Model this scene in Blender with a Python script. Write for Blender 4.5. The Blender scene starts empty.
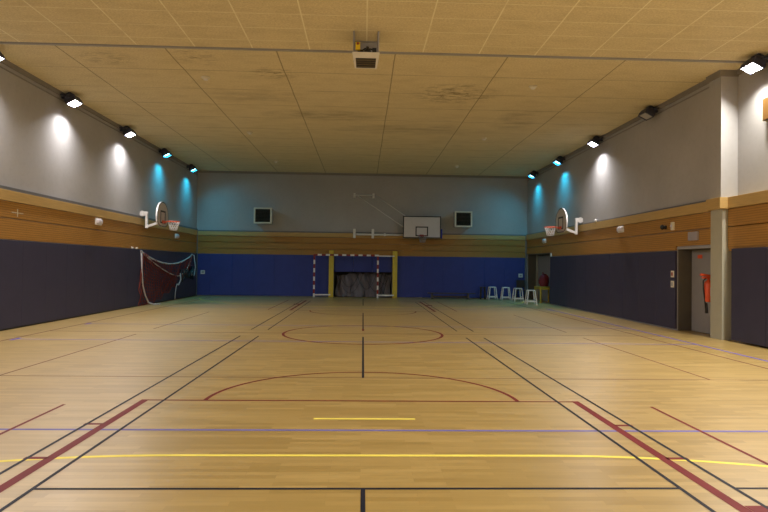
import bpy, bmesh, math, random
from mathutils import Vector, Matrix, Euler
random.seed(7)
PI = math.pi
SC = bpy.context.scene
COL = SC.collection

# ------------------------------------------------------------------ scene tree helpers
def tag(o, label=None, cat=None, group=None, kind=None):
    if label: o['label'] = label
    if cat: o['category'] = cat
    if group: o['group'] = group
    if kind: o['kind'] = kind
    return o

def thing(name, label, cat, loc=(0, 0, 0), rot=(0, 0, 0), group=None):
    o = bpy.data.objects.new(name, None)
    o.empty_display_size = 0.1
    COL.objects.link(o)
    o.location = loc
    o.rotation_euler = rot
    return tag(o, label, cat, group)

class MB:
    """collects shapes in one bmesh, several material slots allowed"""
    def __init__(s): s.bm = bmesh.new(); s.mi = 0
    def _add(s, verts, faces, smooth=False):
        vs = [s.bm.verts.new(v) for v in verts]
        for f in faces:
            try:
                fc = s.bm.faces.new([vs[i] for i in f]); fc.material_index = s.mi; fc.smooth = smooth
            except ValueError: pass
        return vs
    def box(s, lo, hi, bevel=0.0, rot=None, piv=None):
        x0, y0, z0 = lo; x1, y1, z1 = hi
        b = bmesh.new()
        r = bmesh.ops.create_cube(b, size=1.0)
        for v in b.verts:
            v.co = Vector(((x0+x1)/2+v.co.x*(x1-x0), (y0+y1)/2+v.co.y*(y1-y0), (z0+z1)/2+v.co.z*(z1-z0)))
        if bevel > 0:
            bmesh.ops.bevel(b, geom=list(b.edges), offset=bevel, segments=2, affect='EDGES', profile=0.5)
        if rot is not None:
            pv = Vector(piv) if piv is not None else Vector(((x0+x1)/2, (y0+y1)/2, (z0+z1)/2))
            M = Matrix.Translation(pv) @ rot.to_4x4() @ Matrix.Translation(-pv)
            for v in b.verts: v.co = M @ v.co
        b.verts.index_update()
        s._add([v.co.copy() for v in b.verts], [[v.index for v in f.verts] for f in b.faces])
        b.free(); return s
    def hexa(s, bot, top):
        """8 corner solid: bottom loop and top loop of 4 points"""
        s._add(list(bot)+list(top), [(3,2,1,0),(4,5,6,7),(0,1,5,4),(1,2,6,5),(2,3,7,6),(3,0,4,7)]); return s
    def tube(s, pts, r, n=8, closed=False, caps=True):
        pts = [Vector(p) for p in pts]; m = len(pts)
        rs = r if isinstance(r, (list, tuple)) else [r]*m
        up = None; rings = []
        for i in range(m):
            if closed: t = pts[(i+1) % m]-pts[i-1]
            else: t = pts[min(i+1, m-1)]-pts[max(i-1, 0)]
            if t.length < 1e-9: t = Vector((0, 0, 1))
            t.normalize()
            if up is None:
                a = Vector((0, 0, 1)) if abs(t.z) < 0.9 else Vector((1, 0, 0))
                up = (a - t*a.dot(t)).normalized()
            else:
                up = up - t*up.dot(t)
                if up.length < 1e-6: up = t.orthogonal()
                up.normalize()
            bn = t.cross(up)
            rings.append([pts[i]+(up*math.cos(2*PI*k/n)+bn*math.sin(2*PI*k/n))*rs[i] for k in range(n)])
        vs = [p for ring in rings for p in ring]; fs = []
        for i in range(m if closed else m-1):
            j = (i+1) % m
            for k in range(n):
                k2 = (k+1) % n
                fs.append((i*n+k, i*n+k2, j*n+k2, j*n+k))
        if not closed and caps:
            fs.append(tuple(range(n-1, -1, -1))); fs.append(tuple((m-1)*n+k for k in range(n)))
        s._add(vs, fs, True); return s
    def sq(s, a, b, w, h=None, up=(0, 0, 1)):
        """square bar from a to b"""
        h = h or w; a = Vector(a); b = Vector(b); t = (b-a).normalized()
        u = Vector(up); u = u - t*u.dot(t)
        if u.length < 1e-6: u = t.orthogonal()
        u.normalize(); v = t.cross(u)
        q = [(-.5, -.5), (.5, -.5), (.5, .5), (-.5, .5)]
        s.hexa([a+v*(w*i)+u*(h*j) for i, j in q], [b+v*(w*i)+u*(h*j) for i, j in q]); return s
    def lathe(s, prof, n=24, axis=Vector((0, 0, 1)), org=Vector((0, 0, 0))):
        axis = Vector(axis).normalized(); u = axis.orthogonal().normalized(); v = axis.cross(u); org = Vector(org)
        vs = []; m = len(prof)
        for (r, z) in prof:
            for k in range(n):
                a = 2*PI*k/n
                vs.append(org+axis*z+(u*math.cos(a)+v*math.sin(a))*max(r, 1e-4))
        fs = []
        for i in range(m-1):
            for k in range(n):
                k2 = (k+1) % n
                fs.append((i*n+k, i*n+k2, (i+1)*n+k2, (i+1)*n+k))
        fs.append(tuple(range(n-1, -1, -1))); fs.append(tuple((m-1)*n+k for k in range(n)))
        s._add(vs, fs, True); return s
    def prism(s, outline, d):
        """extrude a 3-D outline by vector d"""
        d = Vector(d); o = [Vector(p) for p in outline]; m = len(o)
        s._add(o+[p+d for p in o], [tuple(range(m-1, -1, -1)), tuple(range(m, 2*m))]+[(i, (i+1) % m, m+(i+1) % m, m+i) for i in range(m)]); return s
    def quad(s, a, b, c, d):
        s._add([a, b, c, d], [(0, 1, 2, 3)]); return s
    def build(s, name, mats, parent=None, recalc=True):
        if recalc: bmesh.ops.recalc_face_normals(s.bm, faces=list(s.bm.faces))
        me = bpy.data.meshes.new(name); s.bm.to_mesh(me); s.bm.free()
        for m in (mats if isinstance(mats, (list, tuple)) else [mats]): me.materials.append(m)
        o = bpy.data.objects.new(name, me); COL.objects.link(o)
        if parent is not None: o.parent = parent
        return o

def copy_tree(o, parent=None):
    c = o.copy(); COL.objects.link(c)
    if parent is not None: c.parent = parent
    for ch in list(o.children): copy_tree(ch, c)
    return c

def struct(name, mb, mats):
    o = mb.build(name, mats); o['kind'] = 'structure'; return o

# ------------------------------------------------------------------ node helpers
class NT:
    def __init__(s, name):
        s.m = bpy.data.materials.new(name); s.m.use_nodes = True
        s.t = s.m.node_tree; s.N = s.t.nodes; s.L = s.t.links
        s.b = s.N['Principled BSDF']
        s.pos = s.N.new('ShaderNodeNewGeometry').outputs['Position']
    def val(s, x, sock):
        if isinstance(x, (int, float)): sock.default_value = x
        elif isinstance(x, (tuple, list)): sock.default_value = tuple(x) if len(x) == len(sock.default_value) else (*x, 1)
        else: s.L.new(x, sock)
    def math(s, op, a, b=None, c=None, clamp=False):
        n = s.N.new('ShaderNodeMath'); n.operation = op; n.use_clamp = clamp
        s.val(a, n.inputs[0])
        if b is not None: s.val(b, n.inputs[1])
        if c is not None: s.val(c, n.inputs[2])
        return n.outputs[0]
    def xyz(s, v=None):
        n = s.N.new('ShaderNodeSeparateXYZ'); s.L.new(v or s.pos, n.inputs[0]); return n.outputs
    def scale(s, sx, sy, sz, v=None):
        n = s.N.new('ShaderNodeMapping'); n.inputs['Scale'].default_value = (sx, sy, sz)
        s.L.new(v or s.pos, n.inputs['Vector']); return n.outputs[0]
    def noise(s, vec, scale=1.0, detail=3.0, rough=0.5, dist=0.0):
        n = s.N.new('ShaderNodeTexNoise'); s.L.new(vec, n.inputs['Vector'])
        n.inputs['Scale'].default_value = scale; n.inputs['Detail'].default_value = detail
        n.inputs['Roughness'].default_value = rough; n.inputs['Distortion'].default_value = dist
        return n.outputs['Fac']
    def mix(s, f, a, b, mode='MIX'):
        n = s.N.new('ShaderNodeMix'); n.data_type = 'RGBA'; n.blend_type = mode; n.clamp_factor = True
        s.val(f, n.inputs[0]); s.val(a, n.inputs[6]); s.val(b, n.inputs[7]); return n.outputs[2]
    def ramp(s, f, lo, hi):
        n = s.N.new('ShaderNodeMapRange'); n.clamp = True; s.val(f, n.inputs[0])
        n.inputs[1].default_value = lo; n.inputs[2].default_value = hi; return n.outputs[0]
    def line(s, coord, at, w):
        """1 inside a line of half width w at coordinate 'at'"""
        return s.math('LESS_THAN', s.math('ABSOLUTE', s.math('SUBTRACT', coord, at)), w)
    def rows(s, coord, period, off, w):
        f = s.math('FRACT', s.math('DIVIDE', s.math('SUBTRACT', coord, off), period))
        f = s.math('MINIMUM', f, s.math('SUBTRACT', 1.0, f))
        return s.math('LESS_THAN', s.math('MULTIPLY', f, period), w)
    def bump(s, h, strength=0.3, dist=0.01):
        n = s.N.new('ShaderNodeBump'); n.inputs['Strength'].default_value = strength; n.inputs['Distance'].default_value = dist
        s.L.new(h, n.inputs['Height']); s.L.new(n.outputs[0], s.b.inputs['Normal'])
    def out(s, color, rough=0.5, metal=0.0, spec=0.5):
        s.val(color, s.b.inputs['Base Color']); s.val(rough, s.b.inputs['Roughness'])
        s.b.inputs['Metallic'].default_value = metal; s.b.inputs['Specular IOR Level'].default_value = spec
        return s.m

def simple(name, c, rough=0.5, metal=0.0, spec=0.5, var=0.12, sc=6.0, bump=0.0):
    t = NT(name)
    f = t.noise(t.pos, sc, 4.0, 0.55)
    a = tuple(x*(1-var) for x in c); b = tuple(min(1, x*(1+var)) for x in c)
    if bump: t.bump(t.noise(t.pos, 60.0, 3.0), bump, 0.004)
    return t.out(t.mix(f, (*a, 1), (*b, 1)), rough, metal, spec)

def emit(name, c, strength):
    t = NT(name); t.b.inputs['Base Color'].default_value = (0.02, 0.02, 0.02, 1)
    t.b.inputs['Emission Color'].default_value = (*c, 1); t.b.inputs['Emission Strength'].default_value = strength
    return t.m

M = {}
M['white'] = simple('white_paint', (0.78, 0.77, 0.76), 0.4)
M['cream'] = simple('cream_plastic', (0.72, 0.68, 0.56), 0.4)
M['grey_metal'] = simple('grey_metal', (0.34, 0.34, 0.36), 0.45, 0.0)
M['rod'] = simple('galvanised_rod', (0.66, 0.66, 0.66), 0.5, 0.0)
M['dark_metal'] = simple('dark_metal', (0.035, 0.04, 0.075), 0.45)
M['black'] = simple('black_plastic', (0.012, 0.012, 0.013), 0.5)
M['red'] = simple('red_paint', (0.24, 0.014, 0.016), 0.45)
M['orange_red'] = simple('orange_red_paint', (0.75, 0.10, 0.03), 0.4)
M['rim'] = simple('rim_orange', (0.72, 0.13, 0.06), 0.45)
M['maroon'] = simple('maroon_cloth', (0.17, 0.012, 0.02), 0.8)
M['yellow'] = simple('yellow_paint', (0.62, 0.47, 0.05), 0.5)
M['yellow_dk'] = simple('mustard_paint', (0.42, 0.31, 0.03), 0.5)
M['yellow_box'] = simple('yellow_plastic', (0.85, 0.62, 0.02), 0.4)
M['blue_pad'] = simple('bright_blue_foam', (0.01, 0.03, 0.35), 0.6)
M['bench_wood'] = simple('dark_bench_wood', (0.045, 0.032, 0.022), 0.5, sc=12)
M['cord'] = simple('white_cord', (0.46, 0.43, 0.44), 0.8)
M['net_red'] = simple('dark_red_cord', (0.21, 0.038, 0.03), 0.9)
M['net_grey'] = simple('pale_grey_mesh', (0.17, 0.155, 0.18), 0.9, var=0.35, sc=2.2)
M['net_dark'] = simple('dark_cord', (0.03, 0.03, 0.03), 0.9)
M['net_white'] = simple('white_net_cord', (0.68, 0.66, 0.66), 0.8)
M['board'] = simple('backboard_white', (0.62, 0.58, 0.58), 0.4, var=0.05)
M['board_cream'] = simple('backboard_cream', (0.56, 0.52, 0.47), 0.4, var=0.06)
M['mark'] = simple('black_marking', (0.02, 0.02, 0.022), 0.5)
M['amber'] = simple('amber_wood_box', (0.20, 0.10, 0.022), 0.5)
M['frosted'] = simple('frosted_cover', (0.72, 0.68, 0.75), 0.3)
M['lilac'] = simple('greyish_cover', (0.36, 0.33, 0.36), 0.4)
M['louvre'] = simple('dark_louvre', (0.022, 0.02, 0.018), 0.5)
M['glass_off'] = simple('unlit_glass', (0.42, 0.40, 0.36), 0.15)
M['lens_white'] = emit('lamp_lens_white', (1.0, 0.97, 1.0), 60.0)
M['lens_teal'] = emit('lamp_lens_teal', (0.30, 0.85, 1.0), 30.0)
M['recess'] = simple('recess_dark', (0.09, 0.085, 0.075), 0.8)
M['jamb'] = simple('jamb_grey_brown', (0.11, 0.098, 0.08), 0.7)
M['door'] = simple('door_grey', (0.27, 0.255, 0.25), 0.5, var=0.08)
M['door_frame'] = simple('door_frame_beige', (0.42, 0.40, 0.31), 0.5)
M['concrete'] = simple('concrete', (0.42, 0.41, 0.33), 0.75, var=0.12, sc=3.0, bump=0.15)
M['trunking'] = simple('grey_trunking', (0.15, 0.155, 0.17), 0.5)
M['cornice'] = simple('cornice_grey', (0.24, 0.225, 0.21), 0.6)

# wall paint: pale grey plaster
t = NT('wall_plaster')
f1 = t.noise(t.pos, 0.5, 5.0, 0.6); f2 = t.noise(t.pos, 9.0, 4.0, 0.6)
c = t.mix(t.ramp(f1, 0.3, 0.7), (0.375, 0.37, 0.375, 1), (0.435, 0.43, 0.437, 1))
c = t.mix(t.math('MULTIPLY', t.ramp(f2, 0.5, 0.8), 0.25), c, (0.28, 0.27, 0.26, 1))
t.bump(t.noise(t.pos, 35.0, 4.0), 0.15, 0.004)
M['plaster'] = t.out(c, 0.75, spec=0.3)

# vinyl pads
def vinyl(name, c):
    t = NT(name)
    f = t.noise(t.pos, 2.5, 5.0, 0.6)
    col = t.mix(f, tuple(x*0.82 for x in c)+(1,), tuple(x*1.18 for x in c)+(1,))
    t.bump(t.noise(t.pos, 110.0, 2.0), 0.12, 0.002)
    return t.out(col, 0.62, spec=0.35)
M['pad_side'] = vinyl('vinyl_dark_plum_blue', (0.042, 0.041, 0.084))
M['pad_back'] = vinyl('vinyl_royal_blue', (0.034, 0.050, 0.235))

# timber cladding, fine horizontal battens
def cladding(name, c, grooves=True):
    t = NT(name); o = t.xyz()
    along = t.scale(1.2, 1.2, 22.0)
    f = t.noise(along, 2.0, 4.0, 0.6)
    col = t.mix(f, tuple(x*0.72 for x in c)+(1,), tuple(x*1.25 for x in c)+(1,))
    if grooves:
        g = t.rows(o[2], 0.052, 0.0, 0.008)
        col = t.mix(t.math('MULTIPLY', g, 0.6), col, tuple(x*0.45 for x in c)+(1,))
        s1 = t.math('ADD', o[0], o[1])
        v = t.rows(s1, 1.2, 0.1, 0.006)
        col = t.mix(t.math('MULTIPLY', v, 0.4), col, tuple(x*0.55 for x in c)+(1,))
        t.bump(t.math('SUBTRACT', 1.0, g), 0.4, 0.01)
    return t.out(col, 0.5, spec=0.35)
M['clad'] = cladding('battened_timber', (0.42, 0.215, 0.05))
M['fascia'] = cladding('fascia_board', (0.50, 0.335, 0.125), False)

# sports floor
t = NT('sports_parquet'); o = t.xyz()
br = t.N.new('ShaderNodeTexBrick'); t.L.new(t.pos, br.inputs['Vector'])
br.inputs['Scale'].default_value = 1.0; br.inputs['Brick Width'].default_value = 0.62; br.inputs['Row Height'].default_value = 0.068
br.inputs['Mortar Size'].default_value = 0.0006; br.inputs['Bias'].default_value = 0.0; br.offset = 0.37; br.squash = 1.0
br.inputs['Color1'].default_value = (0.34, 0.227, 0.066, 1); br.inputs['Color2'].default_value = (0.475, 0.33, 0.115, 1)
br.inputs['Mortar'].default_value = (0.235, 0.15, 0.053, 1)
gr = t.noise(t.scale(1.3, 16.0, 1.0), 2.0, 5.0, 0.6)
col = t.mix(t.math('MULTIPLY', t.ramp(gr, 0.42, 0.8), 0.40), br.outputs['Color'], (0.255, 0.162, 0.045, 1))
big = t.noise(t.scale(0.5, 2.0, 1.0), 0.5, 3.0)
col = t.mix(t.math('MULTIPLY', t.ramp(big, 0.35, 0.7), 0.18), col, (0.44, 0.30, 0.092, 1))
rg = t.noise(t.scale(0.6, 4.0, 1.0), 1.5, 4.0)
t.bump(t.noise(t.scale(0.5, 2.2, 1.0), 3.0, 2.0), 0.02, 0.01)
rough = t.math('ADD', t.math('MULTIPLY', rg, 0.10), 0.30)
t.b.inputs['Coat Weight'].default_value = 0.35; t.b.inputs['Coat Roughness'].default_value = 0.38
M['floor'] = t.out(col, rough, spec=1.0)
def paint(name, c):
    t = NT(name); f = t.noise(t.pos, 3.0, 5.0, 0.6)
    return t.out(t.mix(t.ramp(f, 0.3, 0.75), (*c, 1), tuple(min(1, x*1.25+0.006) for x in c)+(1,)), 0.5, spec=0.12)
LINE = [('black', (0.014, 0.015, 0.026)), ('red', (0.145, 0.016, 0.018)), ('blue', (0.15, 0.135, 0.36)), ('yellow', (0.74, 0.64, 0.12)),
        ('brown', (0.16, 0.075, 0.045)), ('thin', (0.20, 0.12, 0.07)), ('vivid', (0.07, 0.065, 0.44))]
floor_mats = [M['floor']] + [paint('line_'+n, c) for n, c in LINE]
LI = {n: i+1 for i, (n, c) in enumerate(LINE)}

# ceiling: wood-wool slabs with pale joints nearest, bigger slabs with dark joints beyond the steel strip
t = NT('wood_wool_ceiling'); o = t.xyz(); X, Y = o[0], o[1]
fine = t.noise(t.pos, 26.0, 5.0, 0.75); mid = t.noise(t.scale(1.0, 2.5, 1.0), 1.3, 5.0, 0.65); broad = t.noise(t.pos, 0.28, 3.0)
col = t.mix(t.ramp(fine, 0.3, 0.72), (0.60, 0.51, 0.31, 1), (0.90, 0.81, 0.555, 1))
col = t.mix(t.math('MULTIPLY', t.ramp(mid, 0.45, 0.8), 0.45), col, (0.50, 0.42, 0.23, 1))
far = t.math('GREATER_THAN', Y, 12.12); near = t.math('SUBTRACT', 1.0, far)
# near part: pale strips
jx = t.rows(X, 1.182, 0.012, 0.013); jy = t.rows(Y, 0.632, 11.66, 0.009)
brk = t.ramp(t.noise(t.pos, 2.2, 2.0), 0.30, 0.48)
jn = t.math('MULTIPLY', t.math('MAXIMUM', jx, t.math('MULTIPLY', jy, 0.95)), t.math('MULTIPLY', near, t.math('ADD', 0.45, t.math('MULTIPLY', brk, 0.55))))
col = t.mix(t.math('MULTIPLY', jn, 0.85), col, (0.95, 0.90, 0.70, 1))
# far part: dark joints
jl = None
wob = t.math('MULTIPLY', t.math('SUBTRACT', t.noise(t.pos, 0.8, 2.0), 0.5), 0.04)
Xw = t.math('ADD', X, wob)
for at in (-6.45, -4.2, -1.88, 0.62, 3.02, 5.58):
    l = t.line(Xw, at, 0.014); jl = l if jl is None else t.math('MAXIMUM', jl, l)
jr = t.rows(Y, 1.43, 12.14, 0.016)
brk2 = t.ramp(t.noise(t.pos, 0.9, 3.0), 0.35, 0.6)
jf = t.math('MULTIPLY', far, t.math('MAXIMUM', t.math('MULTIPLY', jl, 0.65), t.math('MULTIPLY', jr, t.math('ADD', 0.22, t.math('MULTIPLY', brk2, 0.33)))))
col = t.mix(jf, col, (0.20, 0.155, 0.075, 1))
# damp stains
streak = t.ramp(t.noise(t.scale(1.3, 3.4, 1.0), 2.6, 6.0, 0.72, 0.6), 0.48, 0.60)
soft = t.ramp(t.noise(t.scale(0.8, 2.4, 1.0), 1.6, 4.0, 0.6), 0.35, 0.7)
def blob(cx, cy, rx, ry):
    a = t.math('DIVIDE', t.math('SUBTRACT', X, cx), rx); b = t.math('DIVIDE', t.math('SUBTRACT', Y, cy), ry)
    d = t.math('ADD', t.math('MULTIPLY', a, a), t.math('MULTIPLY', b, b))
    return t.math('SUBTRACT', 1.0, d, clamp=True)
for (cx, cy, rx, ry, k, n) in ((2.35, 15.0, 1.25, 1.0, 0.7, streak), (-2.15, 13.7, 0.6, 0.5, 0.6, streak), (-1.2, 17.4, 2.0, 0.7, 0.55, soft),
                            (-2.9, 15.6, 1.6, 0.7, 0.35, soft), (-3.7, 12.7, 0.5, 0.6, 0.5, streak), (-5.7, 12.9, 0.8, 0.5, 0.4, streak),
                            (1.5, 19.0, 3.0, 0.8, 0.35, soft), (4.6, 17.5, 0.7, 1.6, 0.4, soft)):
    col = t.mix(t.math('MULTIPLY', t.math('MULTIPLY', blob(cx, cy, rx, ry), n), k), col, (0.10, 0.07, 0.03, 1))
t.bump(fine, 0.35, 0.01)
M['ceiling'] = t.out(col, 0.85, spec=0.15)

# ------------------------------------------------------------------ room shell
WX, BY, FY, CZ = 8.05, 28.34, -4.0, 6.04
mb = MB(); mb.box((-8.4, FY-0.3, -0.2), (9.2, 29.6, 0.0))
LZ = 0.0016
def strip(c, x0, y0, x1, y1, w, z=LZ):
    mb.mi = LI[c]; a = Vector((x0, y0, 0)); b = Vector((x1, y1, 0)); d = (b-a).normalized(); n = Vector((-d.y, d.x, 0))*w/2
    q = [a-n, b-n, b+n, a+n]
    mb._add([(p.x, p.y, z) for p in q], [(0, 1, 2, 3)])
def arc(c, cx, cy, r, a0, a1, w, z=LZ, n=48):
    mb.mi = LI[c]; vs = []; fs = []
    for i in range(n+1):
        a = a0+(a1-a0)*i/n
        vs += [(cx+(r-w/2)*math.cos(a), cy+(r-w/2)*math.sin(a), z), (cx+(r+w/2)*math.cos(a), cy+(r+w/2)*math.sin(a), z)]
    for i in range(n): fs.append((2*i, 2*i+1, 2*i+3, 2*i+2))
    mb._add(vs, fs)
CX = 0.02; MY = 13.32
def both(fn):
    fn(lambda y: y); fn(lambda y: 2*MY-y)
# thin court lines first (lowest), then blue, yellow, red, black on top
strip('thin', -4.92, 8.1, 5.0, 8.1, 0.035, 0.0008); strip('thin', 5.0, 8.1, 7.0, 8.1, 0.03, 0.0008)
for x in (-4.92, 4.94):
    strip('brown', x, 8.1, x, 12.88, 0.035, 0.0009); strip('brown', x, 13.93, x, 18.9, 0.035, 0.0009)
strip('brown', -7.0, MY, 7.0, MY, 0.05, 0.0009)
strip('brown', -7.02, -3.5, -7.02, 27.2, 0.05, 0.0009); strip('brown', 6.45, -3.5, 6.45, 27.2, 0.05, 0.0009)
strip('blue', -7.0, 5.53, 7.0, 5.53, 0.05, 0.0011); strip('blue', -6.92, 11.9, 7.0, 11.9, 0.05, 0.0011)
strip('blue', -6.92, 14.97, 7.0, 14.97, 0.05, 0.0011); strip('blue', -7.0, 21.1, 7.0, 21.1, 0.04, 0.0011)
strip('vivid', 6.98, -3.5, 6.98, 22.0, 0.05, 0.0010)
for y in (11.9, 14.97): strip('vivid', -6.92, y-0.17, -6.92, y+0.17, 0.06, 0.0013)
def yel(f):
    strip('yellow', -1.5+CX, f(4.8), 1.5+CX, f(4.8), 0.048, 0.0013)
    strip('yellow', -0.5+CX, f(5.94), 0.53+CX, f(5.94), 0.05, 0.0013)
    s = 1 if f(0) == 0 else -1
    for sx in (-1, 1):
        a0 = PI/2*s; a1 = a0 - sx*s*1.35
        arc('yellow', CX+sx*1.5, f(-1.2), 6.0, a0, a1, 0.048, 0.0013, 40)
both(yel)
def redl(f):
    strip('red', -2.45+CX, f(6.72), 2.45+CX, f(6.72), 0.042, 0.0016)
    for sx in (-1, 1):
        strip('red', CX+sx*2.475, f(6.745), CX+sx*2.475, f(1.2), 0.082, 0.0017)
        for y in (5.72, 4.73): strip('red', CX+sx*2.5, f(y), CX+sx*2.68, f(y), 0.055, 0.0017)
        strip('red', CX+sx*2.52, f(3.58), CX+sx*2.74, f(3.58), 0.42, 0.0017)
        strip('red', CX+sx*3.26, f(6.5), CX+sx*3.26, f(1.0), 0.036, 0.0015)
    s = 1 if f(0) == 0 else -1
    arc('red', CX, f(6.72), 1.80, 0 if s > 0 else -PI, PI if s > 0 else 0, 0.048, 0.0016)
    strip('red', -7.0, f(1.0), 6.45, f(1.0), 0.05, 0.0012)
both(redl)
arc('red', CX, MY, 1.80, 0, 2*PI, 0.06, 0.0016, 96)
for (ya, yb, yc) in ((-3.5, 12.72, 12.72), (13.95, 25.6, 25.2)):
    for sx in (-1, 1):
        strip('black', CX+sx*2.655, ya, CX+sx*2.655, yb, 0.031, 0.0020); strip('black', CX+sx*2.26, ya, CX+sx*2.26, yc, 0.031, 0.0020)
for y in (4.09, 22.6):
    strip('black', -2.26+CX, y, 2.26+CX, y, 0.031, 0.0019)
    for sx in (-1, 1): strip('black', CX+sx*2.655, y, CX+sx*7.0, y, 0.030, 0.0019)
strip('black', CX, 4.09, CX, -0.6, 0.031, 0.0021); strip('black', CX, 8.09, CX, 12.72, 0.031, 0.0021)
strip('black', CX, 14.3, CX, 19.1, 0.031, 0.0021); strip('red', CX, 13.87, CX, 14.3, 0.05, 0.0021); strip('black', CX, 22.6, CX, 27.0, 0.031, 0.0021)
fl = mb.build('floor', floor_mats, recalc=False); fl['kind'] = 'structure'
# strips must face up
for p in fl.data.polygons:
    if p.material_index > 0 and p.normal.z < 0: p.flip()

struct('ceiling', MB().box((-8.4, FY-0.3, CZ), (9.2, 29.6, CZ+0.2)), M['ceiling'])
struct('wall_left', MB().box((-8.35, FY, 0), (-WX, BY+0.3, CZ)), M['plaster'])
struct('wall_front', MB().box((-8.35, FY-0.3, 0), (9.2, FY, CZ)), M['plaster'])
b = MB()
b.box((-WX, BY, 0), (-1.42, BY+0.3, CZ)); b.box((1.42, BY, 0), (9.2, BY+0.3, CZ)); b.box((-1.42, BY, 1.24), (1.42, BY+0.3, CZ))
b.mi = 1
b.box((-1.62, BY+0.95, 0), (1.62, BY+1.05, 1.5)); b.box((-1.62, BY+0.3, 0), (-1.42, BY+0.95, 1.5)); b.box((1.42, BY+0.3, 0), (1.62, BY+0.95, 1.5)); b.box((-1.42, BY+0.3, 1.24), (1.42, BY+0.95, 1.5))
struct('wall_back', b, [M['plaster'], M['recess']])
# right wall with the two door recesses and the column
D1a, D1b, D2a, D2b = 13.13, 14.63, 24.6, 28.22
b = MB()
b.box((WX, 13.13, 2.2), (9.0, BY, CZ)); b.box((WX, D1b, 0), (9.0, D2a, 2.2)); b.box((WX, D1a, 2.09), (9.0, D1b, 2.2)); b.box((WX, D2b, 0), (9.0, BY, 2.2))
b.box((8.35, FY, 0), (9.0, 12.70, CZ))
struct('wall_right', b, M['plaster'])
b = MB(); b.box((8.005, 12.70, 0), (8.9, 13.13, 2.93)); b.mi = 2; b.box((7.965, 12.69, 3.18), (8.9, 13.14, CZ-0.14)); b.mi = 1; b.box((7.92, 12.66, CZ-0.14), (8.9, 13.2, CZ))
struct('column', b, [M['concrete'], M['cornice'], M['plaster']])
# recess linings
b = MB(); b.box((WX+0.02, D1b-0.02, 0), (8.44, D1b, 2.09)); b.box((WX+0.02, D1a, 0), (8.44, D1a+0.02, 2.09)); b.box((WX+0.02, D1a+0.02, 2.06), (8.44, D1b-0.02, 2.09)); b.box((8.44, D1a, 0), (8.52, D1b, 2.09))
struct('trim_1', b, M['jamb'])
b = MB(); b.box((WX-0.02, D1a, 2.07), (WX+0.02, D1b+0.04, 2.12))
struct('trim_2', b, M['grey_metal'])
b = MB(); b.box((WX+0.02, D2b-0.02, 0), (8.56, D2b, 2.2)); b.box((WX+0.02, D2a, 0), (8.56, D2a+0.02, 2.2)); b.box((WX+0.02, D2a+0.02, 2.17), (8.56, D2b-0.02, 2.2)); b.box((8.56, D2a, 0), (8.7, D2b, 2.2))
struct('trim_3', b, M['jamb'])
# door leaf in the near recess, and the pair in the far one
d1 = struct('door_1', MB().box((8.39, D1a+0.05, 0.01), (8.435, 14.57, 2.05), 0.004), M['door'])
st = MB().box((8.382, 14.10, 1.84), (8.391, 14.30, 1.93)).build('door_sticker', M['orange_red'], d1); st['label'] = 'orange-red sticker'
h = MB().tube([(8.39, 13.4, 1.0), (8.34, 13.4, 1.0), (8.34, 13.51, 1.0)], 0.011).build('door_handle', M['grey_metal'], d1)
d2 = struct('door_2', MB().box((8.51, 26.45, 0.01), (8.555, 28.12, 2.13), 0.004).box((8.51, 24.7, 0.01), (8.555, 26.43, 2.13), 0.004), M['door'])
MB().box((8.46, 28.06, 0.0), (8.51, 28.19, 2.16)).build('door_frame', M['door_frame'], d2)

# cladding bands, fascia boards, trunking, cornice
def band(x0, x1, y0, y1, face, zlo=2.05, nm=None, zs=True):
    """battened timber in two courses between zlo and 2.9, pale fascia to 3.15"""
    b = MB(); b.box((x0, y0, zlo), (x1, y1, 2.515)); b.box((x0, y0, 2.535), (x1, y1, 2.895)); return b
def fascia(x0, y0, x1, y1): return MB().box((x0, y0, 2.91), (x1, y1, 3.15), 0.004)
struct('trim_4', band(-WX, -WX+0.05, FY, BY, 0), M['clad'])
struct('trim_5', fascia(-WX, FY, -WX+0.07, BY), M['fascia'])
struct('trim_6', MB().box((-WX, FY, 3.15), (-WX+0.06, BY, 3.225)), M['trunking'])
b = MB(); b.box((WX-0.05, D1b, 2.05), (WX, D2a, 2.515)); b.box((WX-0.05, D1a, 2.15), (WX, D1b, 2.515)); b.box((WX-0.05, D2a, 2.21), (WX, BY, 2.515)); b.box((WX-0.05, D1a, 2.535), (WX, BY, 2.895))
struct('trim_7', b, M['clad'])
b = MB(); b.box((WX-0.07, 13.15, 2.91), (WX, BY, 3.15), 0.004); b.box((7.90, 12.62, 2.93), (8.33, 13.15, 3.18), 0.004); b.box((8.08, FY, 2.93), (8.35, 12.62, 3.18), 0.004)
struct('trim_8', b, M['fascia'])
struct('trim_9', MB().box((WX-0.04, 13.15, 3.15), (WX, BY, 3.19)), M['trunking'])
b = MB(); b.box((8.13, FY, 2.05), (8.35, 12.69, 2.515)); b.box((8.13, FY, 2.535), (8.35, 12.69, 2.92)); b.box((8.15, FY, 1.98), (8.35, 12.69, 2.05))
struct('trim_10', b, M['clad'])
b = MB(); b.box((-WX, BY-0.05, 2.03), (WX, BY, 2.285)); b.box((-WX, BY-0.02, 2.29), (WX, BY, 2.315)); b.box((-WX, BY-0.05, 2.32), (WX, BY, 2.585)); b.box((-WX, BY-0.02, 2.59), (WX, BY, 2.615)); b.box((-WX, BY-0.05, 2.62), (WX, BY, 2.895))
struct('trim_11', b, M['clad'])
struct('trim_12', MB().box((-WX, BY-0.07, 2.91), (WX, BY, 3.11), 0.004), M['fascia'])
struct('trim_13', MB().box((-WX, BY-0.06, 3.11), (WX, BY, 3.17)), M['trunking'])
b = MB(); b.box((-WX, FY, 5.93), (-WX+0.05, BY, CZ)); b.box((-WX, FY, 5.82), (-WX+0.02, BY, 5.845))
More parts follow.
